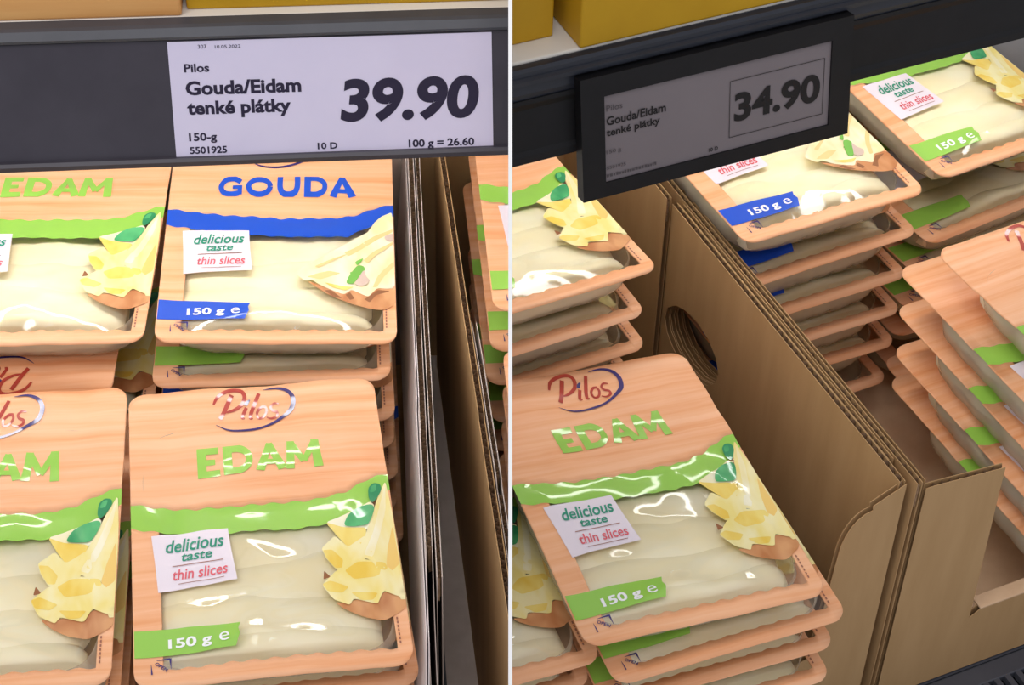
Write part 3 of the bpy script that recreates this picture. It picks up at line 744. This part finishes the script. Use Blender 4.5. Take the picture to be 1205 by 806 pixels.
# ------------------------------------------------------------------ grille along the front of the cooler
r = root('air_grille', DR @ Matrix.Translation((.30, -.02, DECK + .0206)), 'R', 'dark grey slotted air grille in front of the cardboard trays', 'grille')
b = MB(); b.box((-.25, .034, -.006), (.30, .0495, .0)); b.box((-.25, -.075, -.006), (.30, -.055, .0)); b.box((-.25, -.022, -.006), (.30, -.014, .0)); link('frame', b.mesh('frame', M_DARKM, bevel=.001), r)
b = MB(); b.box((-.0022, -.056, -.006), (.0022, .035, -.0004)); me = b.mesh('bar', M_DARKM)
for i in range(60):
    x = -.245 + i * .0092
    o = link('bar', me, r); o.location = (x, 0, 0)
b = MB(); b.box((-.25, -.075, -.03), (.30, .048, -.022)); link('duct', b.mesh('duct', M_BLACK), r)

# ================================================================== PACKS
# --- left bay
pack('edam', 'L', 0, 0, 0, .0733, .0392, .0282, 'front Edam pack with full brand logo, right beside the cardboard side wall', seed=1, shape=Shape(1, 1.0))
stack('L', .002, .004, 0, 6, ['edam'], [(.001, .004, .03)], 'down the stack under the front Edam pack by the grey cardboard wall', 'packs under the front Edam pack', .05, 11, 2, deep='the stack of the front Edam pack')
pack('edam', 'L', -.1683, .0002, -.0007, .0169, .0531, -.0011, 'glossy Edam pack next to the front Edam pack, part of its brand logo showing', seed=2, shape=Shape(2, 1.0))
stack('L', -.168, .004, 0, 6, ['edam'], [(.0, .006, .0)], 'down the stack under the glossy Edam pack', 'packs under the glossy Edam pack', .01, 12, 1, deep='the stack of the glossy Edam pack')
pack('gouda', 'L', -.0001, .2455, .0268, -.0212, .0187, .0475, 'Gouda pack with blue lettering lying under the paper price label', seed=3, shape=Shape(3, .7))
stack('L', -.002, .240, .0258, 7, ['edam', 'gouda', 'edam', 'gouda'], [(-.003, .002, -.01), (-.001, -.004, 0), (-.002, .001, .0), (0, .0, .01)], 'down the stack under the Gouda pack below the paper label', 'packs under the Gouda pack of the left tray', 0, 13, 4, dz=.0315, deep='the Gouda stack of the tray with grey walls')
pack('edam', 'L', -.1615, .2497, .0316, -.0484, -.0021, .0059, 'Edam pack with green lettering next to the blue Gouda pack', seed=4, shape=Shape(4, .7))
pack('edam', 'L', -.184, .2345, .0006, -.03, 0, 0, 'Edam pack turned upside down under the Edam pack beside the Gouda', seed=5, shape=Shape(5, .8), flip=True)
stack('L', -.163, .242, -.0035, 6, ['edam'], [(0, 0, 0)], 'down the stack under the upside-down Edam pack', 'packs under the upside-down Edam pack', -.03, 14, 1, deep='the stack of the upside-down Edam pack')
# neighbouring tray by the divider
pack('edam', 'L', .2185, .262, .030, .0, .0, .03, 'Edam pack in the narrow tray by the white divider panel, topmost of its stack', seed=6, shape=Shape(6, .7))
stack('L', .217, .262, .030, 7, ['edam'], [(0, -.002, .0), (-.002, .0, .01), (.001, -.004, 0), (.0, .0, .0)], 'down the stack by the white divider panel', 'packs in the narrow tray by the divider', 0, 15, 4, deep='the stack by the white divider panel')
pack('edam', 'L', .223, .020, .012, .0, .0, .0, 'Edam pack lying in front of the stack by the white divider panel', seed=7, shape=Shape(7, .8))
stack('L', .223, .022, .012, 6, ['edam'], [(0, 0, 0)], 'down the stack in front of the narrow tray', 'packs in front of the narrow tray', 0, 16, 1, deep='the front stack of the narrow tray')
# --- right bay
pack('edam', 'R', -.004, -.002, 0, -.0899, -.0024, .0601, 'large Edam pack leaning over the tray front beside the brown cardboard wall', seed=8, shape=Shape(8, 1.0))
stack('R', .0145, -.002, -.005, 5, ['edam'], [(.001, -.002, -.06), (-.001, .003, -.08), (0, 0, -.06), (.002, .0, -.02)], 'down the stack under the large leaning Edam pack', 'packs under the large leaning Edam pack', 0, 17, 3, dz=.031, deep='the stack of the large leaning Edam pack', back=.043)
pack('edam', 'R', -.1405, .022, -.030, -.06, .0, .0, 'Edam pack half covered by the large leaning Edam pack', seed=9, shape=Shape(9, 1.0))
stack('R', -.1405, .026, -.031, 4, ['edam'], [(0, .003, .02)], 'down the stack under the half covered Edam pack', 'packs under the half covered Edam pack', -.05, 18, 1, deep='the stack of the half covered Edam pack', back=.018)
pack('edam', 'R', .0086, .2415, .050, .0338, -.067, .0089, 'Edam pack under the black rail, topmost behind the large leaning Edam pack', seed=10, shape=Shape(10, .6))
stack('R', .004, .242, .048, 6, ['edam'], [(-.003, -.002, .03), (.002, .002, .02), (-.002, .0, .0)], 'down the stack behind the large leaning Edam pack', 'packs behind the large leaning Edam pack', 0, 19, 3, dz=.035, deep='the stack behind the large leaning Edam pack', back=.031)
pack('gouda', 'R', .2414, .264, .0309, .0406, .0396, .0281, 'Gouda pack with blue weight banner under the electronic price display', seed=11, shape=Shape(11, .7), dp=.034)
stack('R', .2435, .268, .0240, 5, ['gouda'], [(.002, .0, .03), (-.002, -.002, .01), (.0, .0, .0), (.004, .004, -.01)], 'down the Gouda stack below the electronic price display', 'packs under the Gouda pack of the right tray', .01, 20, 4, dz=.0375, deep='the Gouda stack of the tray with the cut-away front')
pack('edam', 'R', .4189, .2934, .0055 + .012, .1473, .128, .0913, 'tilted Edam pack beside the Gouda pack under the electronic price display', seed=12, shape=Shape(12, .6))
stack('R', .418, .290, .000, 5, ['edam'], [(0, -.004, .12), (-.001, -.002, .1), (-.002, -.002, .08)], 'down the stack under the tilted Edam pack', 'packs under the tilted Edam pack', 0, 21, 3, dz=.035, deep='the stack of the tilted Edam pack')
pack('edam', 'R', .3665, -.0191, .040, .0296, -.0251, -.0166, 'Edam pack with plain orange corner in front of the tilted Edam stack', seed=13, shape=Shape(13, .8))
stack('R', .360, -.004, .036, 5, ['edam'], [(-.004, .008, .03), (-.004, .004, .02), (-.004, -.002, .02), (.0, .0, .02), (.030, .050, .0)], 'down the stack in front of the tilted Edam stack', 'packs in front of the tilted Edam stack', 0, 22, 4, dz=.035, deep='the stack in front of the tilted Edam stack')

# ================================================================== trim everything to its own side of the divider panel
bpy.context.view_layer.update()
def side_of(o):
    while o.parent: o = o.parent
    return SIDE.get(o.name)
DIRT = 0
for nm_ in [o.name for o in bpy.data.objects if o.type == 'MESH']:
    o = bpy.data.objects.get(nm_)
    if o is None: continue
    sd = side_of(o)
    if not sd: continue
    sgn = -1 if sd == 'L' else 1
    Mw = o.matrix_world
    ds = [sgn * (Mw @ Vector(c) - CAM_POS).dot(PN) for c in o.bound_box]
    lim = HT + .0001
    if min(ds) >= lim: continue
    if max(ds) < lim:
        if not o.parent or True:
            for ch in list(o.children): bpy.data.objects.remove(ch)
            bpy.data.objects.remove(o)
        continue
    inv = Mw.inverted()
    co = inv @ (CAM_POS + PN * sgn * lim); no = (Mw.to_3x3().transposed() @ (PN * sgn)).normalized()
    me = o.data.copy()
    bm = bmesh.new(); bm.from_mesh(me)
    res = bmesh.ops.bisect_plane(bm, geom=bm.verts[:] + bm.edges[:] + bm.faces[:], plane_co=co, plane_no=no, clear_inner=True)
    bm.to_mesh(me); n = len(bm.faces); bm.free()
    o.data = me
    if n == 0:
        for ch in list(o.children): bpy.data.objects.remove(ch)
        bpy.data.objects.remove(o)
# roots left without any part
for nm_ in [o.name for o in bpy.data.objects if o.type == 'EMPTY' and not o.children]: bpy.data.objects.remove(bpy.data.objects[nm_])
